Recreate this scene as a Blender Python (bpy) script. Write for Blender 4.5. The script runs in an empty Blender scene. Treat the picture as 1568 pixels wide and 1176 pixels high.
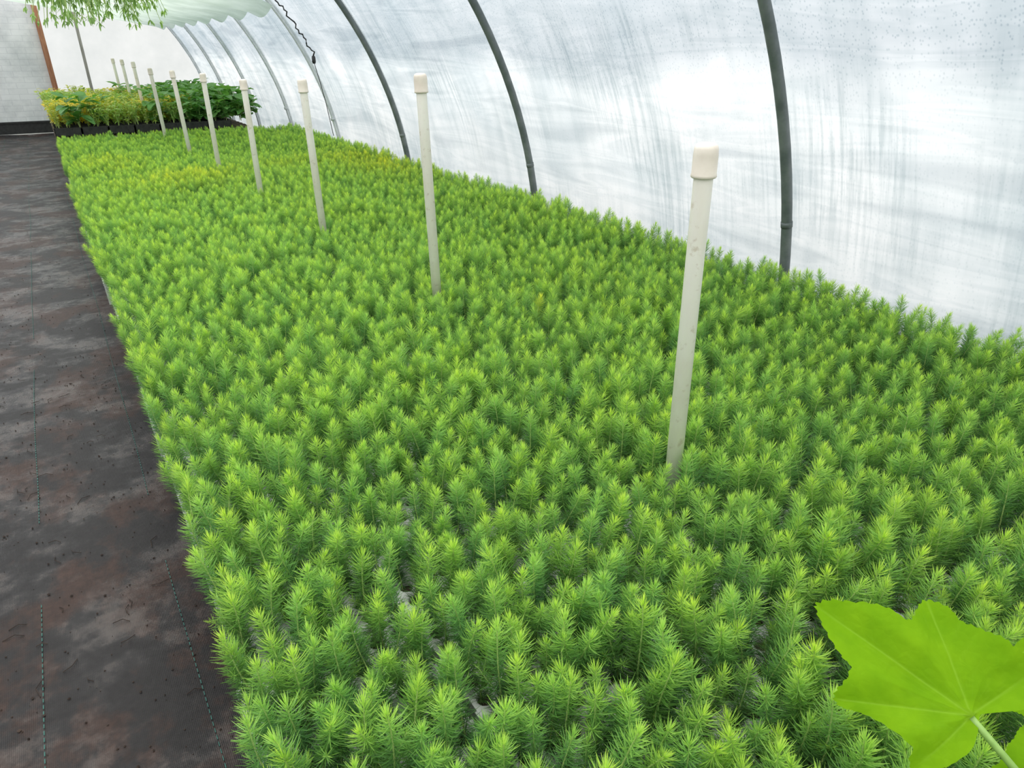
import bpy, bmesh, math, random
import numpy as np
from mathutils import Vector, Matrix, Euler, noise

random.seed(7)
sc = bpy.context.scene
try:
    sc.view_settings.view_transform = 'Standard'
    sc.view_settings.look = 'None'
except Exception:
    pass
COL = sc.collection

# ------------------------------------------------------------------ helpers
def new_mat(name):
    m = bpy.data.materials.new(name); m.use_nodes = True
    nt = m.node_tree; nt.nodes.clear()
    out = nt.nodes.new('ShaderNodeOutputMaterial')
    return m, nt, out

def N(nt, typ, **kw):
    n = nt.nodes.new(typ)
    for k, v in kw.items():
        if k in n.inputs: n.inputs[k].default_value = v
        else: setattr(n, k, v)
    return n

def L(nt, a, b): nt.links.new(a, b)

def ramp(nt, fac, stops):
    r = nt.nodes.new('ShaderNodeValToRGB')
    e = r.color_ramp.elements
    while len(e) < len(stops): e.new(0.5)
    for i, (p, c) in enumerate(stops):
        e[i].position = p; e[i].color = (c[0], c[1], c[2], 1)
    L(nt, fac, r.inputs[0])
    return r.outputs[0]

def noise_tex(nt, scale=5, detail=4, rough=.55, mapscale=None, dist=0.0):
    tc = nt.nodes.new('ShaderNodeTexCoord')
    n = nt.nodes.new('ShaderNodeTexNoise')
    n.inputs['Scale'].default_value = scale; n.inputs['Detail'].default_value = detail
    n.inputs['Roughness'].default_value = rough; n.inputs['Distortion'].default_value = dist
    if mapscale:
        mp = nt.nodes.new('ShaderNodeMapping'); mp.inputs['Scale'].default_value = mapscale
        L(nt, tc.outputs['Object'], mp.inputs[0]); L(nt, mp.outputs[0], n.inputs['Vector'])
    else:
        L(nt, tc.outputs['Object'], n.inputs['Vector'])
    return n.outputs[0]

def mixc(nt, fac, a, b, blend='MIX'):
    m = nt.nodes.new('ShaderNodeMix'); m.data_type = 'RGBA'; m.blend_type = blend
    for sock, v in ((m.inputs[0], fac), (m.inputs[6], a), (m.inputs[7], b)):
        if hasattr(v, 'default_value'): L(nt, v, sock)
        elif isinstance(v, (int, float)): sock.default_value = v
        else: sock.default_value = (v[0], v[1], v[2], 1)
    return m.outputs[2]

def math_n(nt, op, a, b=None, c=None, clamp=False):
    m = nt.nodes.new('ShaderNodeMath'); m.operation = op; m.use_clamp = clamp
    for i, v in enumerate((a, b, c)):
        if v is None: continue
        if hasattr(v, 'default_value'): L(nt, v, m.inputs[i])
        else: m.inputs[i].default_value = v
    return m.outputs[0]

def bump(nt, h, strength=.3, dist=.01):
    b = nt.nodes.new('ShaderNodeBump'); b.inputs['Strength'].default_value = strength
    b.inputs['Distance'].default_value = dist
    L(nt, h, b.inputs['Height']); return b.outputs[0]

def simple_mat(name, c1, c2, scale=8, rough=.6, metallic=0, b=.2, bd=.003, mapscale=None, p0=.35, p1=.65):
    m, nt, out = new_mat(name)
    f = noise_tex(nt, scale, 6, .6, mapscale)
    col = ramp(nt, f, [(p0, c1), (p1, c2)])
    p = N(nt, 'ShaderNodeBsdfPrincipled', Roughness=rough, Metallic=metallic)
    L(nt, col, p.inputs['Base Color'])
    if b: L(nt, bump(nt, f, b, bd), p.inputs['Normal'])
    L(nt, p.outputs[0], out.inputs[0])
    return m

def mesh_obj(name, verts, faces, mats=(), smooth=False, link=True, midx=None):
    me = bpy.data.meshes.new(name)
    me.from_pydata([tuple(v) for v in verts], [], faces)
    for m in mats: me.materials.append(m)
    if midx is not None: me.polygons.foreach_set('material_index', midx)
    if smooth: me.polygons.foreach_set('use_smooth', [True]*len(me.polygons))
    me.update()
    o = bpy.data.objects.new(name, me)
    if link: COL.objects.link(o)
    return o

class MB:
    """tiny mesh builder"""
    def __init__(s): s.v=[]; s.f=[]; s.m=[]
    def box(s, lo, hi, mi=0, rot=None, c=None):
        x0,y0,z0=lo; x1,y1,z1=hi; b=len(s.v)
        pts=[(x0,y0,z0),(x1,y0,z0),(x1,y1,z0),(x0,y1,z0),(x0,y0,z1),(x1,y0,z1),(x1,y1,z1),(x0,y1,z1)]
        s.v+=pts
        for f in ((0,3,2,1),(4,5,6,7),(0,1,5,4),(1,2,6,5),(2,3,7,6),(3,0,4,7)):
            s.f.append(tuple(b+i for i in f)); s.m.append(mi)
    def tube(s, pts, rad, seg=8, mi=0, cap=True):
        pts=[Vector(p) for p in pts]; n=len(pts)
        if not hasattr(rad,'__len__'): rad=[rad]*n
        b=len(s.v)
        t0=(pts[1]-pts[0]).normalized()
        ref=Vector((0,0,1)) if abs(t0.z)<.9 else Vector((1,0,0))
        for i,p in enumerate(pts):
            t=(pts[min(i+1,n-1)]-pts[max(i-1,0)]).normalized()
            u=t.cross(ref)
            if u.length<1e-4: u=t.cross(Vector((0,1,0)))
            u.normalize(); w=t.cross(u)
            for k in range(seg):
                a=2*math.pi*k/seg
                s.v.append(tuple(p+u*math.cos(a)*rad[i]+w*math.sin(a)*rad[i]))
        for i in range(n-1):
            for k in range(seg):
                s.f.append((b+i*seg+k,b+i*seg+(k+1)%seg,b+(i+1)*seg+(k+1)%seg,b+(i+1)*seg+k)); s.m.append(mi)
        if cap:
            s.f.append(tuple(b+k for k in range(seg))[::-1]); s.m.append(mi)
            s.f.append(tuple(b+(n-1)*seg+k for k in range(seg))); s.m.append(mi)
    def lathe(s, prof, center=(0,0,0), seg=24, mi=0, axis=None, capb=False, capt=False):
        b=len(s.v); cx,cy,cz=center
        for r,z in prof:
            for k in range(seg):
                a=2*math.pi*k/seg
                v=Vector((r*math.cos(a),r*math.sin(a),z))
                if axis is not None: v=axis@v
                s.v.append((cx+v.x,cy+v.y,cz+v.z))
        for i in range(len(prof)-1):
            for k in range(seg):
                s.f.append((b+i*seg+k,b+i*seg+(k+1)%seg,b+(i+1)*seg+(k+1)%seg,b+(i+1)*seg+k)); s.m.append(mi)
        if capb: s.f.append(tuple(b+k for k in range(seg))[::-1]); s.m.append(mi)
        if capt: s.f.append(tuple(b+(len(prof)-1)*seg+k for k in range(seg))); s.m.append(mi)
    def obj(s,name,mats,smooth=False,link=True): return mesh_obj(name,s.v,s.f,mats,smooth,link,s.m)

def scatter(name, pts, rots, scls, idx, tint, coll):
    me = bpy.data.meshes.new(name); me.from_pydata([tuple(p) for p in pts], [], [])
    a = me.attributes.new('rot','FLOAT_VECTOR','POINT'); a.data.foreach_set('vector', np.array(rots,dtype=np.float32).ravel())
    a = me.attributes.new('scl','FLOAT_VECTOR','POINT'); a.data.foreach_set('vector', np.array(scls,dtype=np.float32).ravel())
    a = me.attributes.new('vidx','INT','POINT'); a.data.foreach_set('value', np.array(idx,dtype=np.int32))
    a = me.attributes.new('tint','FLOAT','POINT'); a.data.foreach_set('value', np.array(tint,dtype=np.float32))
    o = bpy.data.objects.new(name, me); COL.objects.link(o)
    ng = bpy.data.node_groups.new(name+'_scatter','GeometryNodeTree')
    ng.interface.new_socket(name='Geometry', in_out='INPUT', socket_type='NodeSocketGeometry')
    ng.interface.new_socket(name='Geometry', in_out='OUTPUT', socket_type='NodeSocketGeometry')
    gi = ng.nodes.new('NodeGroupInput'); go = ng.nodes.new('NodeGroupOutput')
    ip = ng.nodes.new('GeometryNodeInstanceOnPoints')
    ci = ng.nodes.new('GeometryNodeCollectionInfo')
    ci.inputs['Collection'].default_value = coll
    ci.inputs['Separate Children'].default_value = True
    ci.inputs['Reset Children'].default_value = True
    def na(nm, dt):
        n = ng.nodes.new('GeometryNodeInputNamedAttribute'); n.data_type = dt
        n.inputs['Name'].default_value = nm
        return n.outputs[0]
    ng.links.new(gi.outputs[0], ip.inputs['Points'])
    ng.links.new(ci.outputs[0], ip.inputs['Instance'])
    ip.inputs['Pick Instance'].default_value = True
    ng.links.new(na('vidx','INT'), ip.inputs['Instance Index'])
    ng.links.new(na('rot','FLOAT_VECTOR'), ip.inputs['Rotation'])
    ng.links.new(na('scl','FLOAT_VECTOR'), ip.inputs['Scale'])
    ng.links.new(ip.outputs[0], go.inputs[0])
    md = o.modifiers.new('scatter','NODES'); md.node_group = ng
    return o

# ------------------------------------------------------------------ camera
TH=math.radians(32.4); P=math.radians(26.0); F_PX=1380.0
G=Vector((math.sin(TH),math.cos(TH),0)); R=Vector((math.cos(TH),-math.sin(TH),0)); Z=Vector((0,0,1))
FW=G*math.cos(P)-Z*math.sin(P); UP=G*math.sin(P)+Z*math.cos(P)
CAM=Vector((0,0,1.5))
cd=bpy.data.cameras.new('camera'); cam=bpy.data.objects.new('camera',cd); COL.objects.link(cam)
mw=Matrix((R,UP,-FW)).transposed().to_4x4(); mw.translation=CAM
cam.matrix_world=mw
cd.sensor_width=36; cd.lens=F_PX/2048*36; cd.clip_start=.02
sc.camera=cam

# ------------------------------------------------------------------ world + sun
w=bpy.data.worlds.new('overcast_sky'); sc.world=w; w.use_nodes=True
nt=w.node_tree; nt.nodes.clear()
out=nt.nodes.new('ShaderNodeOutputWorld'); bg=nt.nodes.new('ShaderNodeBackground')
tc=nt.nodes.new('ShaderNodeTexCoord'); sx=nt.nodes.new('ShaderNodeSeparateXYZ')
L(nt,tc.outputs['Generated'],sx.inputs[0])
c=ramp(nt,sx.outputs[2],[(0.0,(.19,.195,.20)),(.35,(.26,.265,.27)),(.7,(.60,.61,.62)),(1.0,(.98,.98,.99))])
L(nt,c,bg.inputs[0]); bg.inputs[1].default_value=3.3
L(nt,bg.outputs[0],out.inputs[0])
sd=bpy.data.lights.new('sun','SUN'); sun=bpy.data.objects.new('sun',sd); COL.objects.link(sun)
sd.energy=2.1; sd.angle=math.radians(50); sd.color=(1,.98,.94)
sun.rotation_euler=Vector((-.12,-.25,-1.0)).to_track_quat('-Z','Y').to_euler()

# ------------------------------------------------------------------ shell
CX,RF=-.1,3.22
Y0,Y1=-3.0,17.0
HOOPS=[-1.85, .18, 2.16, 4.45, 6.75, 8.8, 10.8, 12.8, 14.8, 16.5]

def film_mat():
    m,nt,out=new_mat('poly_film')
    tc=nt.nodes.new('ShaderNodeTexCoord'); sx=nt.nodes.new('ShaderNodeSeparateXYZ'); L(nt,tc.outputs['Object'],sx.inputs[0])
    wob=noise_tex(nt,1.1,3,.5)
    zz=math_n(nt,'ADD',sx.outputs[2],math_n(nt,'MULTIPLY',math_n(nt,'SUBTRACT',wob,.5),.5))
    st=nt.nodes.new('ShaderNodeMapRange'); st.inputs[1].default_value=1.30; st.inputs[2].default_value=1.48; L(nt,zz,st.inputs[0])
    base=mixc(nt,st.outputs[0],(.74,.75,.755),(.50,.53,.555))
    s1=noise_tex(nt,1.0,4,.55,(1.5,6,.9),.3)
    k1=ramp(nt,s1,[(.33,(.76,.80,.81)),(.47,(.93,.94,.94)),(.60,(1,1,1))])
    base=mixc(nt,.65,base,k1,'MULTIPLY')
    s2=noise_tex(nt,1.0,4,.5,(1.6,.7,6.5),.7)
    k2=ramp(nt,s2,[(.36,(.68,.72,.74)),(.46,(.93,.95,.95)),(.50,(1,1,1)),(.54,(.84,.87,.88)),(.64,(1,1,1))])  # shading of horizontal folds painted into the film colour
    base=mixc(nt,.65,base,k2,'MULTIPLY')
    s3=noise_tex(nt,1.3,4,.55,None,.3)
    k3=ramp(nt,s3,[(.36,(.76,.81,.83)),(.60,(1,1,1))])
    base=mixc(nt,.8,base,k3,'MULTIPLY')
    s5=noise_tex(nt,1.0,6,.65,(2,34,1.8),.2)
    k5=ramp(nt,s5,[(.40,(.62,.68,.69)),(.54,(1,1,1))])
    s6=noise_tex(nt,1.1,3,.5,(1,1,1)); m6=ramp(nt,s6,[(.46,(0,0,0)),(.62,(1,1,1))])
    base=mixc(nt,math_n(nt,'MULTIPLY',m6,.6),base,k5,'MULTIPLY')
    mp=nt.nodes.new('ShaderNodeMapping'); mp.inputs['Scale'].default_value=(1,1,.6); L(nt,tc.outputs['Object'],mp.inputs[0])
    v=nt.nodes.new('ShaderNodeTexVoronoi'); v.inputs['Scale'].default_value=75; L(nt,mp.outputs[0],v.inputs['Vector'])
    k4=ramp(nt,v.outputs['Distance'],[(.15,(.70,.75,.77)),(.34,(1,1,1))])
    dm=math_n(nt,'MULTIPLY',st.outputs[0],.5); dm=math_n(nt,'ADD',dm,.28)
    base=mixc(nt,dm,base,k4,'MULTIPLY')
    t=nt.nodes.new('ShaderNodeBsdfTranslucent'); L(nt,base,t.inputs[0])
    tr=nt.nodes.new('ShaderNodeBsdfTransparent'); L(nt,base,tr.inputs[0])
    m1=nt.nodes.new('ShaderNodeMixShader'); m1.inputs[0].default_value=.07; L(nt,t.outputs[0],m1.inputs[1]); L(nt,tr.outputs[0],m1.inputs[2])
    L(nt,m1.outputs[0],out.inputs[0]); return m
FILM=film_mat()
def clear_film(name,trv,c0,c1):
    m,nt,out=new_mat(name)
    f=noise_tex(nt,1.5,4,.6); c=ramp(nt,f,[(.35,c0),(.65,c1)])
    t=nt.nodes.new('ShaderNodeBsdfTranslucent'); L(nt,c,t.inputs[0])
    tr=nt.nodes.new('ShaderNodeBsdfTransparent'); L(nt,c,tr.inputs[0])
    m1=nt.nodes.new('ShaderNodeMixShader'); m1.inputs[0].default_value=trv; L(nt,t.outputs[0],m1.inputs[1]); L(nt,tr.outputs[0],m1.inputs[2])
    L(nt,m1.outputs[0],out.inputs[0]); return m
ROOF=clear_film('roof_poly_film',.38,(.92,.93,.94),(.98,.98,.98))
ENDF=clear_film('end_wall_poly_film',.05,(.74,.75,.75),(.84,.84,.84))

def film_sheet(name,a0,a1,na_,ny,mat):
    V=[];Fc=[]
    for j in range(ny+1):
        y=Y0+(Y1-Y0)*j/ny
        d=min(abs(y-h) for h in HOOPS)
        for i in range(na_+1):
            a=math.radians(a0+(a1-a0)*i/na_)
            r=RF-.035*min(1,d/.9)**1.5*math.sin(max(.15,a))+.012*noise.noise(Vector((y*1.3,a*6,3.1)))*min(1,d/.3)
            V.append((CX+r*math.cos(a),y,r*math.sin(a)))
    for j in range(ny):
        for i in range(na_):
            b=j*(na_+1)+i
            Fc.append((b,b+1,b+na_+2,b+na_+1))
    return mesh_obj(name,V,Fc,[mat],True)
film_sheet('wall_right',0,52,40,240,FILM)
film_sheet('ceiling',52,128,36,240,ROOF)
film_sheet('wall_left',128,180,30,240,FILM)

pipe=simple_mat('weathered_galvanised_pipe',(.10,.12,.12),(.18,.20,.20),9,.5,.1,.1,.001)
whitep=simple_mat('pale_far_pipe',(.50,.53,.53),(.68,.70,.70),9,.6,0,.1,.001)  # paler pipe colour used on the far hoops
tape=simple_mat('hoop_batten_tape',(.60,.63,.63),(.76,.78,.77),12,.5,0,.1,.001)
for hy in HOOPS:
    mb=MB(); rr=RF-.055
    mb.tube([(CX+rr*math.cos(math.radians(a)),hy,rr*math.sin(math.radians(a))) for a in np.linspace(0,180,73)],.026 if hy<8 else .016,12)
    mb.tube([(CX+(RF-.02)*math.cos(math.radians(a)),hy+.040,(RF-.02)*math.sin(math.radians(a))) for a in np.linspace(0,180,73)],.015,6,1)
    for aj in (13,45,90,135,167):
        mb.tube([(CX+rr*math.cos(math.radians(a)),hy,rr*math.sin(math.radians(a))) for a in (aj-.25,aj,aj+.25)],.0285,12)
    mb.obj('greenhouse_hoop',[pipe if hy<8 else whitep,tape],True)

# base boards
wood=simple_mat('weathered_board',(.10,.075,.05),(.2,.15,.11),6,.8,0,.4,.002,(8,.6,8))
mb=MB(); mb.box((3.12,Y0,0),(3.16,Y1,.16)); mb.box((3.09,Y0,.15),(3.17,Y1,.17)); mb.obj('baseboard_right',[wood])
mb=MB(); mb.box((-3.36,Y0,0),(-3.32,Y1,.16)); mb.box((-3.37,Y0,.15),(-3.29,Y1,.17)); mb.obj('baseboard_left',[wood])

# end walls
def brick_mat():
    m,nt,out=new_mat('whitewashed_block')
    tc=nt.nodes.new('ShaderNodeTexCoord'); mp=nt.nodes.new('ShaderNodeMapping')
    mp.inputs['Rotation'].default_value=(math.radians(90),0,0)
    L(nt,tc.outputs['Object'],mp.inputs[0])
    b=nt.nodes.new('ShaderNodeTexBrick'); L(nt,mp.outputs[0],b.inputs[0])
    b.inputs['Scale'].default_value=1.0; b.inputs['Brick Width'].default_value=.3; b.inputs['Row Height'].default_value=.1
    b.inputs['Mortar Size'].default_value=.005
    b.inputs['Color1'].default_value=(.78,.79,.78,1); b.inputs['Color2'].default_value=(.83,.84,.83,1); b.inputs['Mortar'].default_value=(.70,.71,.71,1)
    f=noise_tex(nt,2,7,.65)
    col=mixc(nt,.8,b.outputs[0],ramp(nt,f,[(.35,(.64,.66,.67)),(.6,(1,1,1))]),'MULTIPLY')
    p=N(nt,'ShaderNodeBsdfPrincipled',Roughness=.8); L(nt,col,p.inputs['Base Color'])
    L(nt,bump(nt,b.outputs['Fac'],.3,.004),p.inputs['Normal']); L(nt,p.outputs[0],out.inputs[0]); return m
BRICK=brick_mat()
orange=simple_mat('reddish_timber',(.30,.12,.06),(.44,.21,.11),8,.7,0,.3,.002,(6,6,.8))
grey_t=simple_mat('grey_timber',(.26,.25,.22),(.38,.36,.32),8,.7,0,.3,.002,(6,6,.8))
black_p=simple_mat('black_plastic',(.012,.012,.012),(.03,.03,.028),20,.45,0,.1,.001)
def end_wall(name,y,split):
    xs=sorted(set(list(np.linspace(CX-RF,CX+RF,41))+[split])); V=[];Fc=[];mi=[]
    nz=8
    for x in xs:
        top=math.sqrt(max(0,RF**2-(x-CX)**2))
        for k in range(nz+1): V.append((x,y,top*k/nz))
    for i in range(len(xs)-1):
        for k in range(nz):
            b=i*(nz+1)+k
            Fc.append((b,b+nz+1,b+nz+2,b+1)); mi.append(0 if xs[i]<split-1e-6 else 1)
    return mesh_obj(name,V,Fc,[BRICK,ENDF],False,True,mi)
end_wall('wall_back',Y1,.3)
end_wall('wall_front',Y0,-9)
mb=MB(); mb.box((.27,Y1-.09,0),(.36,Y1-.01,3.1)); mb.obj('trim_door_post',[orange])
mb=MB(); mb.box((.90,Y1-.07,0),(.95,Y1-.01,2.98)); mb.obj('trim_wall_stud',[grey_t])
mb=MB(); mb.box((-3.2,Y1-.05,0),(3.0,Y1-.005,.2)); mb.box((-3.2,Y1-.07,.19),(3.0,Y1-.005,.22)); mb.obj('baseboard_back',[black_p])

# ------------------------------------------------------------------ floor
def floor_mat():
    m,nt,out=new_mat('woven_ground_cloth')
    a=noise_tex(nt,1.7,10,.62,(1.6,1.1,1),.1)
    b_=noise_tex(nt,2.4,10,.66,(1.2,1.5,1),.1)
    fine=noise_tex(nt,45,6,.7)
    speck=noise_tex(nt,18,8,.75)
    cloth=ramp(nt,fine,[(.3,(.007,.0068,.007)),(.7,(.017,.016,.016))])
    dirt=ramp(nt,fine,[(.3,(.016,.008,.0055)),(.7,(.046,.024,.017))])
    f1=ramp(nt,math_n(nt,'ADD',math_n(nt,'MULTIPLY',a,.8),math_n(nt,'MULTIPLY',speck,.2)),[(.49,(0,0,0)),(.55,(1,1,1))])
    col=mixc(nt,f1,cloth,dirt)
    sfac=math_n(nt,'ADD',math_n(nt,'MULTIPLY',b_,.72),math_n(nt,'MULTIPLY',speck,.28))
    sf=ramp(nt,sfac,[(.52,(0,0,0)),(.62,(.6,.6,.6))])
    col=mixc(nt,sf,col,(.095,.080,.070))
    tc=nt.nodes.new('ShaderNodeTexCoord')
    wv=nt.nodes.new('ShaderNodeTexWave'); wv.bands_direction='X'; wv.inputs['Scale'].default_value=75; L(nt,tc.outputs['Object'],wv.inputs[0])
    wv2=nt.nodes.new('ShaderNodeTexWave'); wv2.bands_direction='Y'; wv2.inputs['Scale'].default_value=75; L(nt,tc.outputs['Object'],wv2.inputs[0])
    weave=math_n(nt,'MULTIPLY',wv.outputs[1],wv2.outputs[1])
    h=math_n(nt,'ADD',math_n(nt,'MULTIPLY',weave,.15),math_n(nt,'ADD',math_n(nt,'MULTIPLY',b_,1.2),math_n(nt,'MULTIPLY',speck,.6)))
    rg=nt.nodes.new('ShaderNodeMapRange'); L(nt,sfac,rg.inputs[0]); rg.inputs[1].default_value=.47; rg.inputs[2].default_value=.58
    rg.inputs[3].default_value=.52; rg.inputs[4].default_value=.20
    p=nt.nodes.new('ShaderNodeBsdfPrincipled'); L(nt,col,p.inputs['Base Color']); L(nt,rg.outputs[0],p.inputs['Roughness'])
    p.inputs['Specular IOR Level'].default_value=.27; p.inputs['Specular Tint'].default_value=(1,.95,.91,1)
    L(nt,bump(nt,h,.42,.008),p.inputs['Normal']); L(nt,p.outputs[0],out.inputs[0]); return m
FLOOR=floor_mat()
V=[];Fc=[]; nx,ny=90,300
def floor_z(x,y): return -.012+.012*noise.noise(Vector((x*1.6,y*1.1,0)))+.005*noise.noise(Vector((x*5,y*3,5)))
for j in range(ny+1):
    for i in range(nx+1):
        x=-3.35+6.5*i/nx; y=Y0+(Y1-Y0)*j/ny
        V.append((x,y,floor_z(x,y)))
for j in range(ny):
    for i in range(nx):
        b=j*(nx+1)+i; Fc.append((b,b+1,b+nx+2,b+nx+1))
mesh_obj('floor',V,Fc,[FLOOR],True)
grass=simple_mat('outdoor_gravel',(.16,.17,.15),(.26,.27,.24),4,.9,0,.3,.02)
mesh_obj('ground',[(-60,-60,-.05),(60,-60,-.05),(60,80,-.05),(-60,80,-.05)],[(0,1,2,3)],[grass])

thread=simple_mat('green_marker_thread',(.02,.10,.08),(.035,.15,.12),40,.7,0,0)
mb=MB()
for tx in (-.353,.0,-.70):
    y=-2.5
    while y<16.5:
        x=tx+.01*noise.noise(Vector((y*.7,tx*9,0)))
        z=floor_z(x,y)+.004
        if noise.noise(Vector((x*3,y*1.5,4)))<.16: mb.box((x-.001,y,z-.002),(x+.001,y+.013,z))
        y+=.022
mb.obj('ground_cloth_marker_threads',[thread])

# debris on floor
deb=simple_mat('soil_crumbs',(.020,.012,.008),(.05,.032,.022),30,.9,0,.3,.002)
chip=simple_mat('white_foam_chip',(.7,.7,.68),(.85,.85,.83),30,.7,0,0)
mb=MB()
for i in range(900):
    y=random.uniform(.7,9)*random.uniform(.4,1); x=random.uniform(-.75,.04); r=random.uniform(.0015,.005)
    z=floor_z(x,y)
    b=len(mb.v)
    for (dx,dy,dz) in ((1,0,0),(0,1,0),(-1,0,0),(0,-1,0),(0,0,1),(0,0,-.6)):
        k=r*random.uniform(.6,1.3); mb.v.append((x+dx*k,y+dy*k,z+r*.5+dz*k*.8))
    for f in ((0,1,4),(1,2,4),(2,3,4),(3,0,4),(1,0,5),(2,1,5),(3,2,5),(0,3,5)):
        mb.f.append(tuple(b+q for q in f)); mb.m.append(0)
for i in range(60):
    y=random.uniform(.8,4); x=random.uniform(-.6,.0); a=random.uniform(0,6.28); l=random.uniform(.02,.06); z=floor_z(x,y)+.003
    mb.tube([(x,y,z),(x+l*.5*math.cos(a),y+l*.5*math.sin(a),z+.003),(x+l*math.cos(a+.4),y+l*math.sin(a+.4),z)],.0012,5,0)
for (x,y) in ((-.265,1.0),(-.30,.985)):
    z=floor_z(x,y)
    mb.v+= [(x,y,z+.004),(x+.014,y+.004,z+.006),(x+.016,y+.010,z+.009),(x+.004,y+.011,z+.005)]; b=len(mb.v)-4
    mb.f.append((b,b+1,b+2,b+3)); mb.m.append(1)
mb.obj('floor_debris',[deb,chip])

# ------------------------------------------------------------------ seedling bed
TZ=.36          # tray top
foam=simple_mat('white_styrofoam',(.34,.35,.32),(.66,.67,.64),14,.75,0,.25,.002)
soil=simple_mat('potting_soil',(.02,.013,.009),(.07,.045,.03),60,.95,0,.6,.004)
PIT=.05; NXC,NYC=7,12; TX,TY=.362,.618
def make_tray():
    mb=MB(); seg=12; mx=(TX-.006-NXC*PIT)/2; my=(TY-.006-NYC*PIT)/2
    W=NXC*PIT; H=NYC*PIT; r=.0175
    for i in range(NXC):
        for j in range(NYC):
            cx=-W/2+(i+.5)*PIT; cy=-H/2+(j+.5)*PIT; b=len(mb.v); hf=PIT/2
            for k in range(seg):
                a=2*math.pi*(k+.5)/seg; c_,s_=math.cos(a),math.sin(a); q=hf/max(abs(c_),abs(s_))
                mb.v.append((cx+c_*q,cy+s_*q,0))
            for (rr,zz) in ((r,0),(r-.002,-.003),(r-.003,-.010)):
                for k in range(seg):
                    a=2*math.pi*(k+.5)/seg; mb.v.append((cx+rr*math.cos(a),cy+rr*math.sin(a),zz))
            for l in range(3):
                for k in range(seg):
                    k2=(k+1)%seg
                    mb.f.append((b+l*seg+k,b+l*seg+k2,b+(l+1)*seg+k2,b+(l+1)*seg+k)); mb.m.append(0)
            mb.f.append(tuple(b+3*seg+k for k in range(seg))); mb.m.append(1)
    x1=W/2+mx; y1=H/2+my
    mb.box((-x1,-y1,-.12),(x1,y1,-.0125))
    mb.box((-x1,-y1,-.0125),(-W/2+.0006,y1,.002)); mb.box((W/2-.0006,-y1,-.0125),(x1,y1,.002))
    mb.box((-W/2,-y1,-.0125),(W/2,-H/2,.002)); mb.box((-W/2,H/2,-.0125),(W/2,y1,.002))
    for i in range(NXC+1):
        for j in range(NYC+1):
            x=-W/2+i*PIT;y=-H/2+j*PIT
            mb.box((x-.0075,y-.0075,-.0125),(x+.0075,y+.0075,.0008))
    return mb.obj('styrofoam_tray_block',[foam,soil],False,False)
tcoll=bpy.data.collections.new('tray_source'); tcoll.objects.link(make_tray())

def needle_mat():
    m,nt,out=new_mat('spruce_needles')
    at=nt.nodes.new('ShaderNodeAttribute'); at.attribute_name='growth'
    ti=nt.nodes.new('ShaderNodeAttribute'); ti.attribute_name='tint'; ti.attribute_type='INSTANCER'
    oi=nt.nodes.new('ShaderNodeObjectInfo')
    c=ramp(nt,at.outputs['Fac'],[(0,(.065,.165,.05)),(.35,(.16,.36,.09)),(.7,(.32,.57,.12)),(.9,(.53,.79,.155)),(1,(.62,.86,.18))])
    c2=ramp(nt,oi.outputs['Random'],[(0,(.84,.93,1.1)),(.5,(1,1,1)),(1,(1.12,1.05,.85))])
    c=mixc(nt,1.0,c,c2,'MULTIPLY')
    y=mixc(nt,1.0,c,(1.6,1.1,.5),'MULTIPLY')
    c=mixc(nt,ti.outputs['Fac'],c,y)
    p=N(nt,'ShaderNodeBsdfPrincipled',Roughness=.5); L(nt,c,p.inputs['Base Color']); p.inputs['Specular IOR Level'].default_value=.4
    t=nt.nodes.new('ShaderNodeBsdfTranslucent'); L(nt,mixc(nt,1.0,c,(1.25,1.15,.8),'MULTIPLY'),t.inputs[0])
    mx=nt.nodes.new('ShaderNodeMixShader'); mx.inputs[0].default_value=.42
    L(nt,p.outputs[0],mx.inputs[1]); L(nt,t.outputs[0],mx.inputs[2]); L(nt,mx.outputs[0],out.inputs[0]); return m
NEED=needle_mat()
stem_m=simple_mat('spruce_stem',(.34,.46,.14),(.46,.58,.20),30,.7,0,0)

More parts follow.
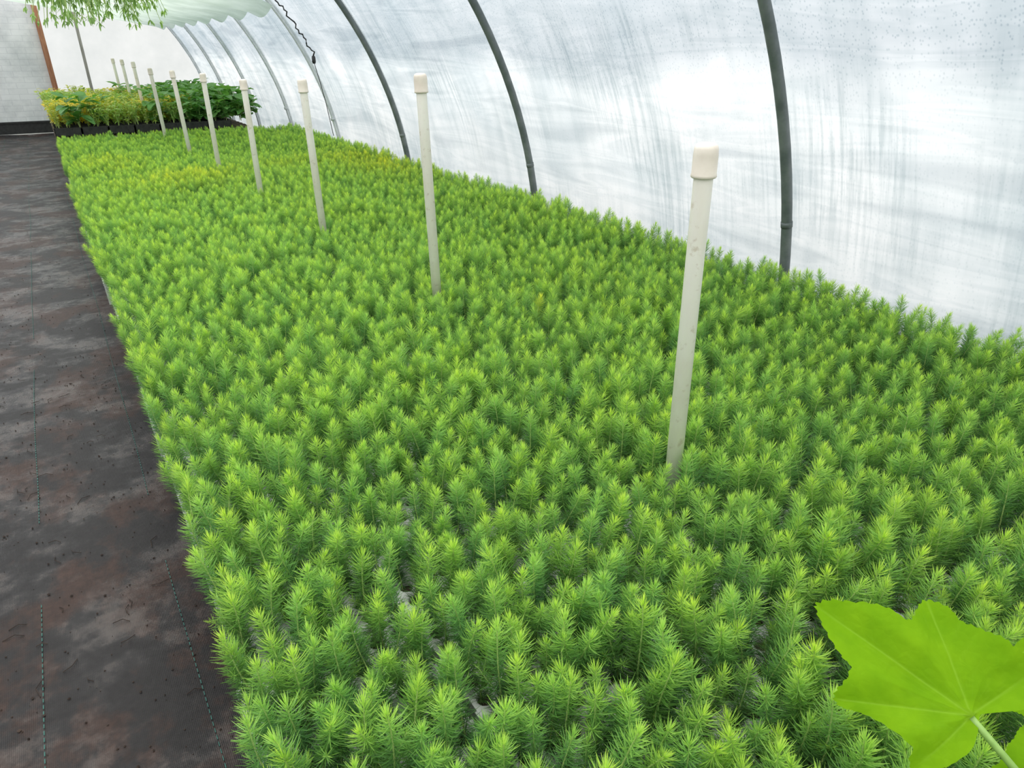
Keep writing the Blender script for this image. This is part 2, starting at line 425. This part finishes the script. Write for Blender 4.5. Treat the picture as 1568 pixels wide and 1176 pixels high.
def make_seedling(seed):
    rd=random.Random(seed)
    V=[];Fc=[];mi=[];gr=[]
    def needle(base,d,ln,g,w=.0013):
        d=d.normalized()
        s=d.cross(Vector((rd.uniform(-1,1),rd.uniform(-1,1),rd.uniform(-1,1))))
        if s.length<1e-3: s=Vector((1,0,0))
        s.normalize()
        mid=base+d*ln*.55; tip=base+d*ln*.96+Vector((0,0,ln*.14))
        b=len(V)
        V.extend([base-s*w*.35,base+s*w*.35,mid+s*w*.5,mid-s*w*.5,tip+s*w*.12,tip-s*w*.12])
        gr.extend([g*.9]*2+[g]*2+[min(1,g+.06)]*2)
        Fc.append((b,b+1,b+2,b+3)); Fc.append((b+3,b+2,b+4,b+5)); mi.extend([0,0])
    def shoot(root,axis_fn,h,n,nl,g0,g1,s0=.04,r0=.0017):
        k=7; segs=5; b=len(V)
        for i in range(k):
            t=i/(k-1); p=root+axis_fn(t)
            for q in range(segs):
                a=2*math.pi*q/segs; r=r0*(1-.5*t)
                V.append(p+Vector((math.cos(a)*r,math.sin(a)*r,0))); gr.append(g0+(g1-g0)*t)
        for i in range(k-1):
            for q in range(segs):
                Fc.append((b+i*segs+q,b+i*segs+(q+1)%segs,b+(i+1)*segs+(q+1)%segs,b+(i+1)*segs+q)); mi.append(1)
        for i in range(n):
            t=s0+(1-s0)*(i/n)
            az=i*2.39996+rd.uniform(-.4,.4)
            p=root+axis_fn(t)
            tan=(axis_fn(min(1,t+.05))-axis_fn(t-.03)).normalized()
            el=math.radians(6+36*t+rd.uniform(-18,18))
            if t>.90: el=math.radians(38+ (t-.90)/.10*44+rd.uniform(-18,18))
            u=tan.cross(Vector((math.cos(az),math.sin(az),.01))).normalized(); v=u.cross(tan)
            d=v*math.cos(el)+tan*math.sin(el)
            ln=nl*(1.02+.08*math.sin(min(1,t*1.15)*math.pi*.8))*rd.uniform(.72,1.18)
            if t>.9: ln*=.78
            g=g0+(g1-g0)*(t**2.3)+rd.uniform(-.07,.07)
            needle(p,d,ln,max(0,min(1,g)))
    h=rd.uniform(.145,.188); bx,by=rd.uniform(-.02,.02),rd.uniform(-.02,.02); ph=rd.uniform(0,6)
    ax=lambda t:Vector((bx*t*t+.0025*math.sin(t*5+ph),by*t*t+.0025*math.cos(t*4+ph),h*t))
    shoot(Vector((0,0,0)),ax,h,int(325*h/.15),rd.uniform(.023,.029),.03,rd.uniform(.88,1.0))
    for q in range(rd.choice((0,1,1,2,3))):
        t=rd.uniform(.15,.6); az=rd.uniform(0,6.28); l=rd.uniform(.03,.055); rt=ax(t)
        a2=lambda s,az=az,l=l:Vector((math.cos(az)*l*.6*s,math.sin(az)*l*.6*s,l*(.55*s+.3*s*s)))
        shoot(rt,a2,l,55,.016,.3,.8,.1,.0009)
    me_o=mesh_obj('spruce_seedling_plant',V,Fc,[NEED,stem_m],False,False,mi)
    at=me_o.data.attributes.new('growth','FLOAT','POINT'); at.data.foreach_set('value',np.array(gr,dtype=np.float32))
    return me_o
scoll=bpy.data.collections.new('seedling_source')
NV=18
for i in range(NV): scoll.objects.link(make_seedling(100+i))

tp=[];tr=[];ts=[]; sp=[];sr=[];ss=[];si=[];st_=[]
rd=random.Random(11)
XB,YB=.065,-.75
poles=[((1.205,1.09),(1.187,1.09),1.317),((1.325,2.73),(1.30,2.73),1.409),((1.285,4.19),(1.266,4.19),1.344),((1.265,5.59),(1.263,5.59),1.297),
       ((1.25,7.0),(1.25,7.0),1.30),((1.24,8.45),(1.218,8.45),1.29),((1.21,9.9),(1.19,9.9),1.28)]
holes=[(.66,.68,.035),(.80,.72,.03),(1.25,2.0,.03),(.95,1.75,.03)]
for a in range(8):
    for b in range(18):
        cx=XB+TX*(a+.5)+rd.uniform(-.004,.004); cy=YB+TY*(b+.5)+rd.uniform(-.006,.006)
        if a==0: cx+=rd.uniform(-.010,.012)
        rz=rd.uniform(-.012,.012); tz=TZ+rd.uniform(-.004,.004)
        tp.append((cx,cy,tz)); tr.append((0,0,rz)); ts.append((1,1,1))
        vig=rd.uniform(.94,1.05)
        for i in range(NXC):
            for j in range(NYC):
                lx=-NXC*PIT/2+(i+.5)*PIT; ly=-NYC*PIT/2+(j+.5)*PIT
                x=cx+lx*math.cos(rz)-ly*math.sin(rz); y=cy+lx*math.sin(rz)+ly*math.cos(rz)
                if any((x-hx)**2+(y-hy)**2<hr*hr for hx,hy,hr in holes): continue
                edge=x<XB+.05
                if rd.random()<(.0 if edge else .012): continue
                if any((x-p[0][0])**2+(y-p[0][1])**2<.028**2 for p in poles): continue
                nz=noise.noise(Vector((x*1.7,y*1.2,2.2)))
                s=vig*(1+.14*nz)*rd.uniform(.88,1.15)
                s=max(s,.92)
                if rd.random()<.03: s*=.8
                lean=.13
                rx,ry=rd.gauss(0,lean*.75),rd.gauss(0,lean*.75); rzz=rd.uniform(0,6.28)
                if edge:
                    ry=-abs(rd.gauss(.10,.09)); rzz=0.0
                    if rd.random()<.07: ry-=.22
                elif x<XB+.10: ry-=.04; rzz=0.0
                sp.append((x+rd.uniform(-.011,.011),y+rd.uniform(-.011,.011),tz-.012)); sr.append((rx,ry,rzz))
                near=1.20 if y<2.0 else 1.14
                ss.append((s*near,s*near,s*.99)); si.append(rd.randrange(NV))
                tn=0
                e=lambda X,Y,A,B:math.exp(-((x-X)/A)**2-((y-Y)/B)**2)
                tn=max(.8*e(.9,6.6,.5,.5),.95*e(2.6,6.6,.4,1.0),.6*e(.4,7.8,.3,.6),.5*e(1.9,6.9,.6,.35))
                tn=tn*rd.uniform(.4,1.1)*.85+max(0,nz)*.12
                if rd.random()<.001: tn=.8
                st_.append(min(1,tn))
scatter('styrofoam_seedling_trays',tp,tr,ts,[0]*len(tp),[0]*len(tp),tcoll)
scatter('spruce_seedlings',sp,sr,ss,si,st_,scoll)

# bench below the trays (middle slats leave a slot for the standpipes)
mb=MB()
BY0,BY1=YB,YB+18*TY
z1=TZ-.125
for x in (.14,.48,.82,1.10,1.44,1.80,2.16,2.52,2.88): mb.box((x-.05,BY0+.02,z1-.022),(x+.05,BY1-.02,z1))
y=BY0+.15
while y<BY1:
    mb.box((.10,y-.02,z1-.11),(2.93,y+.02,z1-.022))
    for x in (.2,1.0,2.0,2.83): mb.box((x-.045,y-.045,-.02),(x+.045,y+.045,z1-.11))
    y+=1.05
mb.obj('tray_bench',[wood])

# ------------------------------------------------------------------ pvc poles
def pvc_mat():
    m,nt,out=new_mat('cream_pvc')
    f=noise_tex(nt,7,5,.6,(1,1,.5)); g=noise_tex(nt,38,4,.65)
    c=ramp(nt,f,[(.3,(.80,.73,.64)),(.6,(.90,.86,.78))])
    c=mixc(nt,.5,c,ramp(nt,g,[(.3,(.58,.48,.38)),(.42,(1,1,1))]),'MULTIPLY')
    p=N(nt,'ShaderNodeBsdfPrincipled',Roughness=.4); L(nt,c,p.inputs['Base Color']); L(nt,p.outputs[0],out.inputs[0]); return m
PVC=pvc_mat()
CAPM=simple_mat('pvc_cap',(.68,.60,.50),(.80,.73,.63),9,.45,0,.05,.001)
def pole(base,top,zt):
    tpnt=Vector((top[0],top[1],zt)); mid=Vector((base[0],base[1],.5))
    d=(tpnt-mid).normalized(); b=mid-d*(.52/d.z)
    ln=(tpnt-b).length
    q=d.to_track_quat('Z','Y').to_matrix(); mb=MB(); r=.0213
    mb.lathe([(r,0),(r,ln-.05)],b,28,0,q,True,False)
    rc=.0275; l=ln
    mb.lathe([(r,l-.074),(rc-.001,l-.073),(rc+.0006,l-.071),(rc+.0006,l-.066),(rc-.0004,l-.064),(rc-.0004,l-.026),(rc-.0008,l-.022),(rc-.0014,l-.012),(rc-.004,l-.005),(rc-.010,l-.001),(.006,l)],b,28,1,q,False,True)
    return mb.obj('pvc_standpipe',[PVC,CAPM],True)
for p in poles: pole(*p)
for yy,zz in ((11.3,1.33),(12.7,1.34),(14.1,1.34)): pole((1.19,yy),(1.17,yy),zz)

# ------------------------------------------------------------------ far plants
def leaf_mat(name,cols,trans=.35,tintc=(2.1,1.2,.5)):
    m,nt,out=new_mat(name)
    oi=nt.nodes.new('ShaderNodeObjectInfo'); ti=nt.nodes.new('ShaderNodeAttribute'); ti.attribute_name='tint'; ti.attribute_type='INSTANCER'
    f=noise_tex(nt,30,3,.5)
    c=ramp(nt,math_n(nt,'ADD',math_n(nt,'MULTIPLY',oi.outputs['Random'],.6),math_n(nt,'MULTIPLY',f,.4)),cols)
    c=mixc(nt,ti.outputs['Fac'],c,mixc(nt,1.0,c,tintc,'MULTIPLY'))
    p=N(nt,'ShaderNodeBsdfPrincipled',Roughness=.45); L(nt,c,p.inputs['Base Color'])
    t=nt.nodes.new('ShaderNodeBsdfTranslucent'); L(nt,mixc(nt,1.0,c,(1.4,1.5,.7),'MULTIPLY'),t.inputs[0])
    mx=nt.nodes.new('ShaderNodeMixShader'); mx.inputs[0].default_value=trans
    L(nt,p.outputs[0],mx.inputs[1]); L(nt,t.outputs[0],mx.inputs[2]); L(nt,mx.outputs[0],out.inputs[0]); return m
LEAF=leaf_mat('bedding_leaf',[(.1,(.22,.40,.09)),(.5,(.36,.52,.12)),(.9,(.48,.58,.14))])
DLEAF=leaf_mat('dark_broad_leaf',[(.1,(.10,.28,.07)),(.9,(.24,.46,.13))])
def add_leaf(mb,base,d,ln,wd,droop,mi=0,fold=.25):
    d=d.normalized(); s=d.cross(Z)
    if s.length<1e-3: s=Vector((1,0,0))
    s.normalize(); u=s.cross(d).normalized()
    n=5; b=len(mb.v)
    for i in range(n):
        t=i/(n-1); c=base+d*ln*t-Z*droop*ln*t*t
        ww=wd*(math.sin(math.pi*(t*.86+.07))**.8)*.5
        mb.v+= [tuple(c-s*ww+u*ww*fold),tuple(c),tuple(c+s*ww+u*ww*fold)]
    for i in range(n-1):
        for k in range(2):
            q=b+i*3+k; mb.f.append((q,q+1,q+4,q+3)); mb.m.append(mi)
def leafy(seed,h,nst,nl,ll,lw,mat):
    rd=random.Random(seed); mb=MB()
    for s in range(nst):
        az=rd.uniform(0,6.28); sp_=rd.uniform(.1,.45)*h
        pts=[Vector((math.cos(az)*sp_*t**1.5,math.sin(az)*sp_*t**1.5,h*t*rd.uniform(.95,1.05))) for t in (0,.25,.5,.75,1)]
        mb.tube(pts,[.003,.0027,.0023,.002,.0015],5,1)
        for k in range(nl):
            t=.25+.75*k/max(1,nl-1); i=min(3,int(t*4)); p=pts[i].lerp(pts[i+1],t*4-i)
            a=k*2.4+rd.uniform(-.5,.5); el=rd.uniform(.0,.7)
            add_leaf(mb,p,Vector((math.cos(a)*math.cos(el),math.sin(a)*math.cos(el),math.sin(el))),ll*rd.uniform(.7,1.15),lw*rd.uniform(.8,1.1),rd.uniform(.1,.6))
    return mb.obj('leafy_plant',[mat,stem_m],False,False)
c1=bpy.data.collections.new('bedding_source')
for i in range(4): c1.objects.link(leafy(300+i,.26,5,9,.06,.03,LEAF))
c2=bpy.data.collections.new('broadleaf_source')
for i in range(3): c2.objects.link(leafy(330+i,.32,4,6,.16,.12,DLEAF))
FZ=.60; FY0,FY1=10.6,14.4; FX0,FX1=.06,2.45
pp=[];pr=[];ps=[];pi_=[];pt=[]; qp=[];qr=[];qs=[];qi=[];qt=[]
y=FY0+.08
while y<FY1:
    x=FX0+.06
    while x<FX1:
        jx,jy=x+rd.uniform(-.02,.02),y+rd.uniform(-.02,.02)
        big = (x>1.75) or (x>1.2 and rd.random()<.25) or (y<FY0+.4 and rd.random()<.3)
        if big:
            if rd.random()<.5:
                qp.append((jx,jy,FZ-.02)); s=rd.uniform(.6,1.2); qr.append((0,0,rd.uniform(0,6.28))); qs.append((s,s,s)); qi.append(rd.randrange(3)); qt.append(0)
        else:
            s=rd.uniform(.75,1.2)*(1+.3*noise.noise(Vector((x*2,y*2,0)))); pp.append((jx,jy,FZ-.02)); pr.append((0,0,rd.uniform(0,6.28))); ps.append((s,s,s)); pi_.append(rd.randrange(4))
            pt.append(max(0,min(1,.5+2.0*noise.noise(Vector((x*1.6,y*1.1,7))))))
        x+=.11
    y+=.11
scatter('bedding_plants',pp,pr,ps,pi_,pt,c1)
scatter('broadleaf_vegetable_starts',qp,qr,qs,qi,qt,c2)
mb=MB()
fx,fy=.30,.56
nxf=int((FX1-FX0)/fx); nyf=int((FY1-FY0)/fy)+1
for i in range(nxf):
    for j in range(nyf):
        x0=FX0+i*fx+.006; y0=FY0+j*fy+.006; x1=x0+fx-.012; y1=y0+fy-.012
        zt=FZ; zb=FZ-.10
        mb.box((x0,y0,zb),(x1,y1,zb+.01))
        for (lo,hi) in (((x0,y0,zb),(x1,y0+.006,zt)),((x0,y1-.006,zb),(x1,y1,zt)),((x0,y0,zb),(x0+.006,y1,zt)),((x1-.006,y0,zb),(x1,y1,zt))): mb.box(lo,hi)
        mb.box((x0-.004,y0-.004,zt-.008),(x1+.004,y0+.004,zt+.004)); mb.box((x0-.004,y0-.004,zt-.008),(x0+.004,y1+.004,zt+.004))
        mb.box((x0+.006,y0+.006,zb+.01),(x1-.006,y1-.006,zt-.025),1)
        for k in range(1,5): yy=y0+(y1-y0)*k/5; mb.box((x0,yy-.003,zt-.03),(x1,yy+.003,zt-.004))
        for k in range(1,3): xx=x0+(x1-x0)*k/3; mb.box((xx-.003,y0,zt-.03),(xx+.003,y1,zt-.004))
        for k in range(6): xx=x0+(x1-x0)*(k+.5)/6; mb.box((xx-.004,y0-.005,zb),(xx+.004,y0,zt-.01))
mb.obj('black_plant_flats',[black_p,soil])
mb=MB()
zt=FZ-.10
for k in range(20):
    yy=FY0+.05+k*(FY1-FY0+.3)/20; mb.box((FX0,yy,zt-.025),(FX1,yy+.12,zt))
for x in (FX0+.03,1.25,FX1-.08):
    mb.box((x,FY0,zt-.12),(x+.05,FY1+.3,zt-.025))
    for yy in (FY0+.05,11.9,13.2,FY1+.15): mb.box((x,yy,-.02),(x+.05,yy+.06,zt-.12))
mb.obj('plant_bench',[wood])

# ------------------------------------------------------------------ shade curtain
def curtain_mat():
    m,nt,out=new_mat('pale_green_shade_film')
    s=noise_tex(nt,3,4,.5,(1,2,1)); c=ramp(nt,s,[(.35,(.54,.63,.54)),(.65,(.72,.80,.72))])
    t=nt.nodes.new('ShaderNodeBsdfTranslucent'); L(nt,c,t.inputs[0]); d=nt.nodes.new('ShaderNodeBsdfDiffuse'); L(nt,c,d.inputs[0])
    mx=nt.nodes.new('ShaderNodeMixShader'); mx.inputs[0].default_value=.4; L(nt,t.outputs[0],mx.inputs[1]); L(nt,d.outputs[0],mx.inputs[2]); L(nt,mx.outputs[0],out.inputs[0]); return m
V=[];Fc=[];nx,ny=24,220; cy0,cy1=8.3,16.6
for j in range(ny+1):
    y=cy0+(cy1-cy0)*j/ny
    for i in range(nx+1):
        t=i/nx; x=2.30-2.5*t; z=1.93+.38*t
        sc_=abs(math.sin(math.pi*(y-8.31)/1.015)); z-= .10*sc_*(1-.3*t)
        if i==0: z-=.03
        V.append((x,y,z))
for j in range(ny):
    for i in range(nx):
        b=j*(nx+1)+i; Fc.append((b,b+1,b+nx+2,b+nx+1))
cur=mesh_obj('shade_curtain',V,Fc,[curtain_mat()],True)
wire_m=simple_mat('black_cable',(.01,.01,.01),(.03,.03,.03),20,.5,0,0)
mb=MB()
hy=8.35
pts=[]
for a in np.linspace(58,27,60):
    r=RF-.09+.012*math.sin(a*2.1)+.01*math.sin(a*5.3); pts.append((CX+r*math.cos(math.radians(a)),hy-.02+.012*math.sin(a*3.1),r*math.sin(math.radians(a))))
mb.tube(pts,.008,6)
e=Vector(pts[-1]); mb.lathe([(.012,0),(.02,-.01),(.022,-.06),(.014,-.08)],e,12,0,None,True,True)
mb.tube([e+Vector((0,0,-.07)),e+Vector((.04,0,-.25)),e+Vector((.09,.01,-.5)),e+Vector((.14,.02,-.85))],.004,6)
mb.obj('power_cable',[wire_m],True)

# ------------------------------------------------------------------ hanging basket
mb=MB(); hx,hz=.50,1.93
hyb=6.25
mb.lathe([(.02,0),(.10,.005),(.125,.05),(.15,.14),(.158,.145),(.158,.155),(.148,.155),(.14,.13),(.02,.125)],(hx,hyb,hz),24,0,None,True,True)
for k in range(3):
    a=k*2.094; mb.tube([(hx+.15*math.cos(a),hyb+.15*math.sin(a),hz+.15),(hx,hyb,hz+.6)],.002,5,0)
mb.tube([(hx,hyb,hz+.6),(hx,hyb,3.10)],.003,6,0)
rd=random.Random(5)
for s in range(190):
    az=rd.uniform(0,6.28); reach=rd.uniform(.10,.34); dr=rd.uniform(.22,.50)
    st0=Vector((hx+.1*math.cos(az),hyb+.1*math.sin(az),hz+.14)); pts=[]
    for i in range(9):
        t=i/8; pts.append(st0+Vector((math.cos(az+t*.3)*reach*t**.8,math.sin(az+t*.3)*reach*t**.8,.10*math.sin(t*2.2)-dr*t*t)))
    mb.tube(pts,.0018,4,2)
    for i in range(1,9):
        for sd_ in (-1,0,1,2):
            d=(pts[i]-pts[i-1]).normalized(); side=d.cross(Z)
            side=side.normalized() if side.length>1e-3 else Vector((1,0,0))
            dd=d*.5+side*(sd_ if sd_<2 else rd.uniform(-.6,.6))+Vector((0,0,rd.uniform(-.3,.3)))
            add_leaf(mb,pts[i]-d*rd.uniform(0,.02),dd,rd.uniform(.025,.042),.014,rd.uniform(.1,.5),1)
mb.obj('hanging_basket_plant',[black_p,leaf_mat('basket_leaf',[(.1,(.14,.30,.08)),(.9,(.36,.52,.18))]),stem_m])

# ------------------------------------------------------------------ squash plant
def squash_mat():
    m,nt,out=new_mat('squash_leaf')
    at=nt.nodes.new('ShaderNodeAttribute'); at.attribute_name='vein'
    f=noise_tex(nt,25,4,.55)
    c=ramp(nt,f,[(.3,(.14,.31,.003)),(.7,(.19,.375,.005))])
    vf=math_n(nt,'MULTIPLY',at.outputs['Fac'],.4)
    c=mixc(nt,vf,c,(.28,.48,.04))
    p=N(nt,'ShaderNodeBsdfPrincipled',Roughness=.65); L(nt,c,p.inputs['Base Color']); p.inputs['Specular IOR Level'].default_value=.08
    v=nt.nodes.new('ShaderNodeTexVoronoi'); v.feature='DISTANCE_TO_EDGE'; v.inputs['Scale'].default_value=90
    tc=nt.nodes.new('ShaderNodeTexCoord'); L(nt,tc.outputs['Object'],v.inputs['Vector'])
    L(nt,bump(nt,v.outputs[0],.35,.002),p.inputs['Normal'])
    t=nt.nodes.new('ShaderNodeBsdfTranslucent'); L(nt,c,t.inputs[0])
    mx=nt.nodes.new('ShaderNodeMixShader'); mx.inputs[0].default_value=.25
    L(nt,p.outputs[0],mx.inputs[1]); L(nt,t.outputs[0],mx.inputs[2]); L(nt,mx.outputs[0],out.inputs[0]); return m
SQ=squash_mat()
OUT=[(5,-22),(-12,-48),(-40,-66),(-62,-76),(-82,-82),(-108,-80),(-114,-62),(-108,-46),(-138,-18),(-165,-2),(-186,6),(-208,12),(-217,24),(-213,38),(-198,52),(-184,74),(-194,88),(-206,112),(-216,140),(-222,165),(-218,176),
     (-196,181),(-165,178),(-128,174),(-98,164),(-76,148),(-62,154),(-48,170),(-34,180),(-16,177),(2,166),(16,146),(34,138),(56,128),(76,120),(94,104),(116,88),(136,72),(144,52),(130,34),(108,20),(90,10),(62,6),(36,4),(16,0)]
VEINS=[(-222,172),(-217,24),(-98,-74),(-30,180),(132,68)]
def squash_leaf(mb,origin,ax_a,ax_b,scale,veinlist,wav=1.0,seed=0):
    n=ax_a.cross(ax_b).normalized()
    pts=[]
    M=len(OUT)
    for i in range(M):
        p0,p1,p2,p3=[Vector(OUT[(i+k-1)%M]) for k in range(4)]
        for s in range(5):
            t=s/5
            q=.5*((2*p1)+(p2-p0)*t+(2*p0-5*p1+4*p2-p3)*t*t+(3*p1-p0-3*p2+p3)*t**3)
            pts.append(q*(1+.012*math.sin((i*5+s)*1.9+seed)))
    K=len(pts); RN=14; b=len(mb.v)
    veins=[Vector(v) for v in VEINS]
    def place(q):
        vein=0; r=q.length; best=1e9
        for v in veins:
            d=v.normalized(); al=q.dot(d); pe=abs(q.x*d.y-q.y*d.x)
            if al>0: best=min(best,pe)
            if al>0 and al<v.length: vein=max(vein,math.exp(-(pe/(2.2*(1-.6*al/v.length)))**2))
            if 20<al<v.length:
                sg=(q.x*d.y-q.y*d.x); ph=(al-abs(sg)*.9)/34.0
                if pe<60: vein=max(vein,.35*math.exp(-((ph-round(ph))*34/1.4)**2)*max(0,1-pe/60))
        h=min(best,38)*.22*wav - .00038*r*r*.6 + wav*9*noise.noise(Vector((q.x*.012,q.y*.012,seed)))+wav*2.2*noise.noise(Vector((q.x*.04,q.y*.04,seed)))
        return origin+(ax_a*q.x+ax_b*q.y+n*h)*scale, vein
    p,v=place(Vector((0,0))); mb.v.append(tuple(p)); veinlist.append(1)
    for r in range(1,RN+1):
        for q in pts:
            p,v=place(q*(r/RN)); mb.v.append(tuple(p)); veinlist.append(v)
    for k in range(K):
        mb.f.append((b,b+1+k,b+1+(k+1)%K)); mb.m.append(0)
        for r in range(RN-1):
            a_=b+1+r*K+k; c_=b+1+r*K+(k+1)%K
            mb.f.append((a_,a_+K,c_+K,c_)); mb.m.append(0)
J=Vector((.744,.180,.804))
av=R.copy(); bv=(G*math.cos(math.radians(44))+Z*math.sin(math.radians(44))).normalized()
mb=MB(); vl=[]
squash_leaf(mb,J,av,bv,.00071,vl,1.0,1)
J2=J+Vector((.12,-.07,-.13))
squash_leaf(mb,J2,(av*.2+bv*.9).normalized(),(-av*.95+bv*.25).normalized(),.00042,vl,1.2,4)
J3=J+Vector((.30,.05,-.14))
squash_leaf(mb,J3,-av,(bv*-.8+Z*.1).normalized(),.0005,vl,1.2,8)
root=Vector((J.x+.16,J.y-.24,TZ+.0))
def petiole(a,c,b_,r):
    pts=[]
    for i in range(12):
        t=i/11; pts.append(a*(1-t)**2+c*2*t*(1-t)+b_*t*t)
    mb.tube(pts,[r*(1-.35*i/11) for i in range(12)],10,1)
crown=root+Vector((0,0,.10))
petiole(root-Vector((0,0,.02)),root+Vector((.01,0,.05)),crown,.009)
petiole(crown,crown+Vector((-.12,.02,.20)),J-Vector((0,0,.002)),.0065)
petiole(crown,crown+Vector((.0,.0,.15)),J2-Vector((0,0,.002)),.005)
petiole(crown,crown+Vector((.1,.1,.15)),J3-Vector((0,0,.002)),.005)
pet=simple_mat('squash_petiole',(.16,.30,.05),(.26,.42,.10),30,.5,0,.1,.001)
o=mb.obj('squash_plant',[SQ,pet],True)
vl+= [0]*(len(mb.v)-len(vl))
at=o.data.attributes.new('vein','FLOAT','POINT'); at.data.foreach_set('value',np.array(vl,dtype=np.float32))
print('seedlings',len(sp))
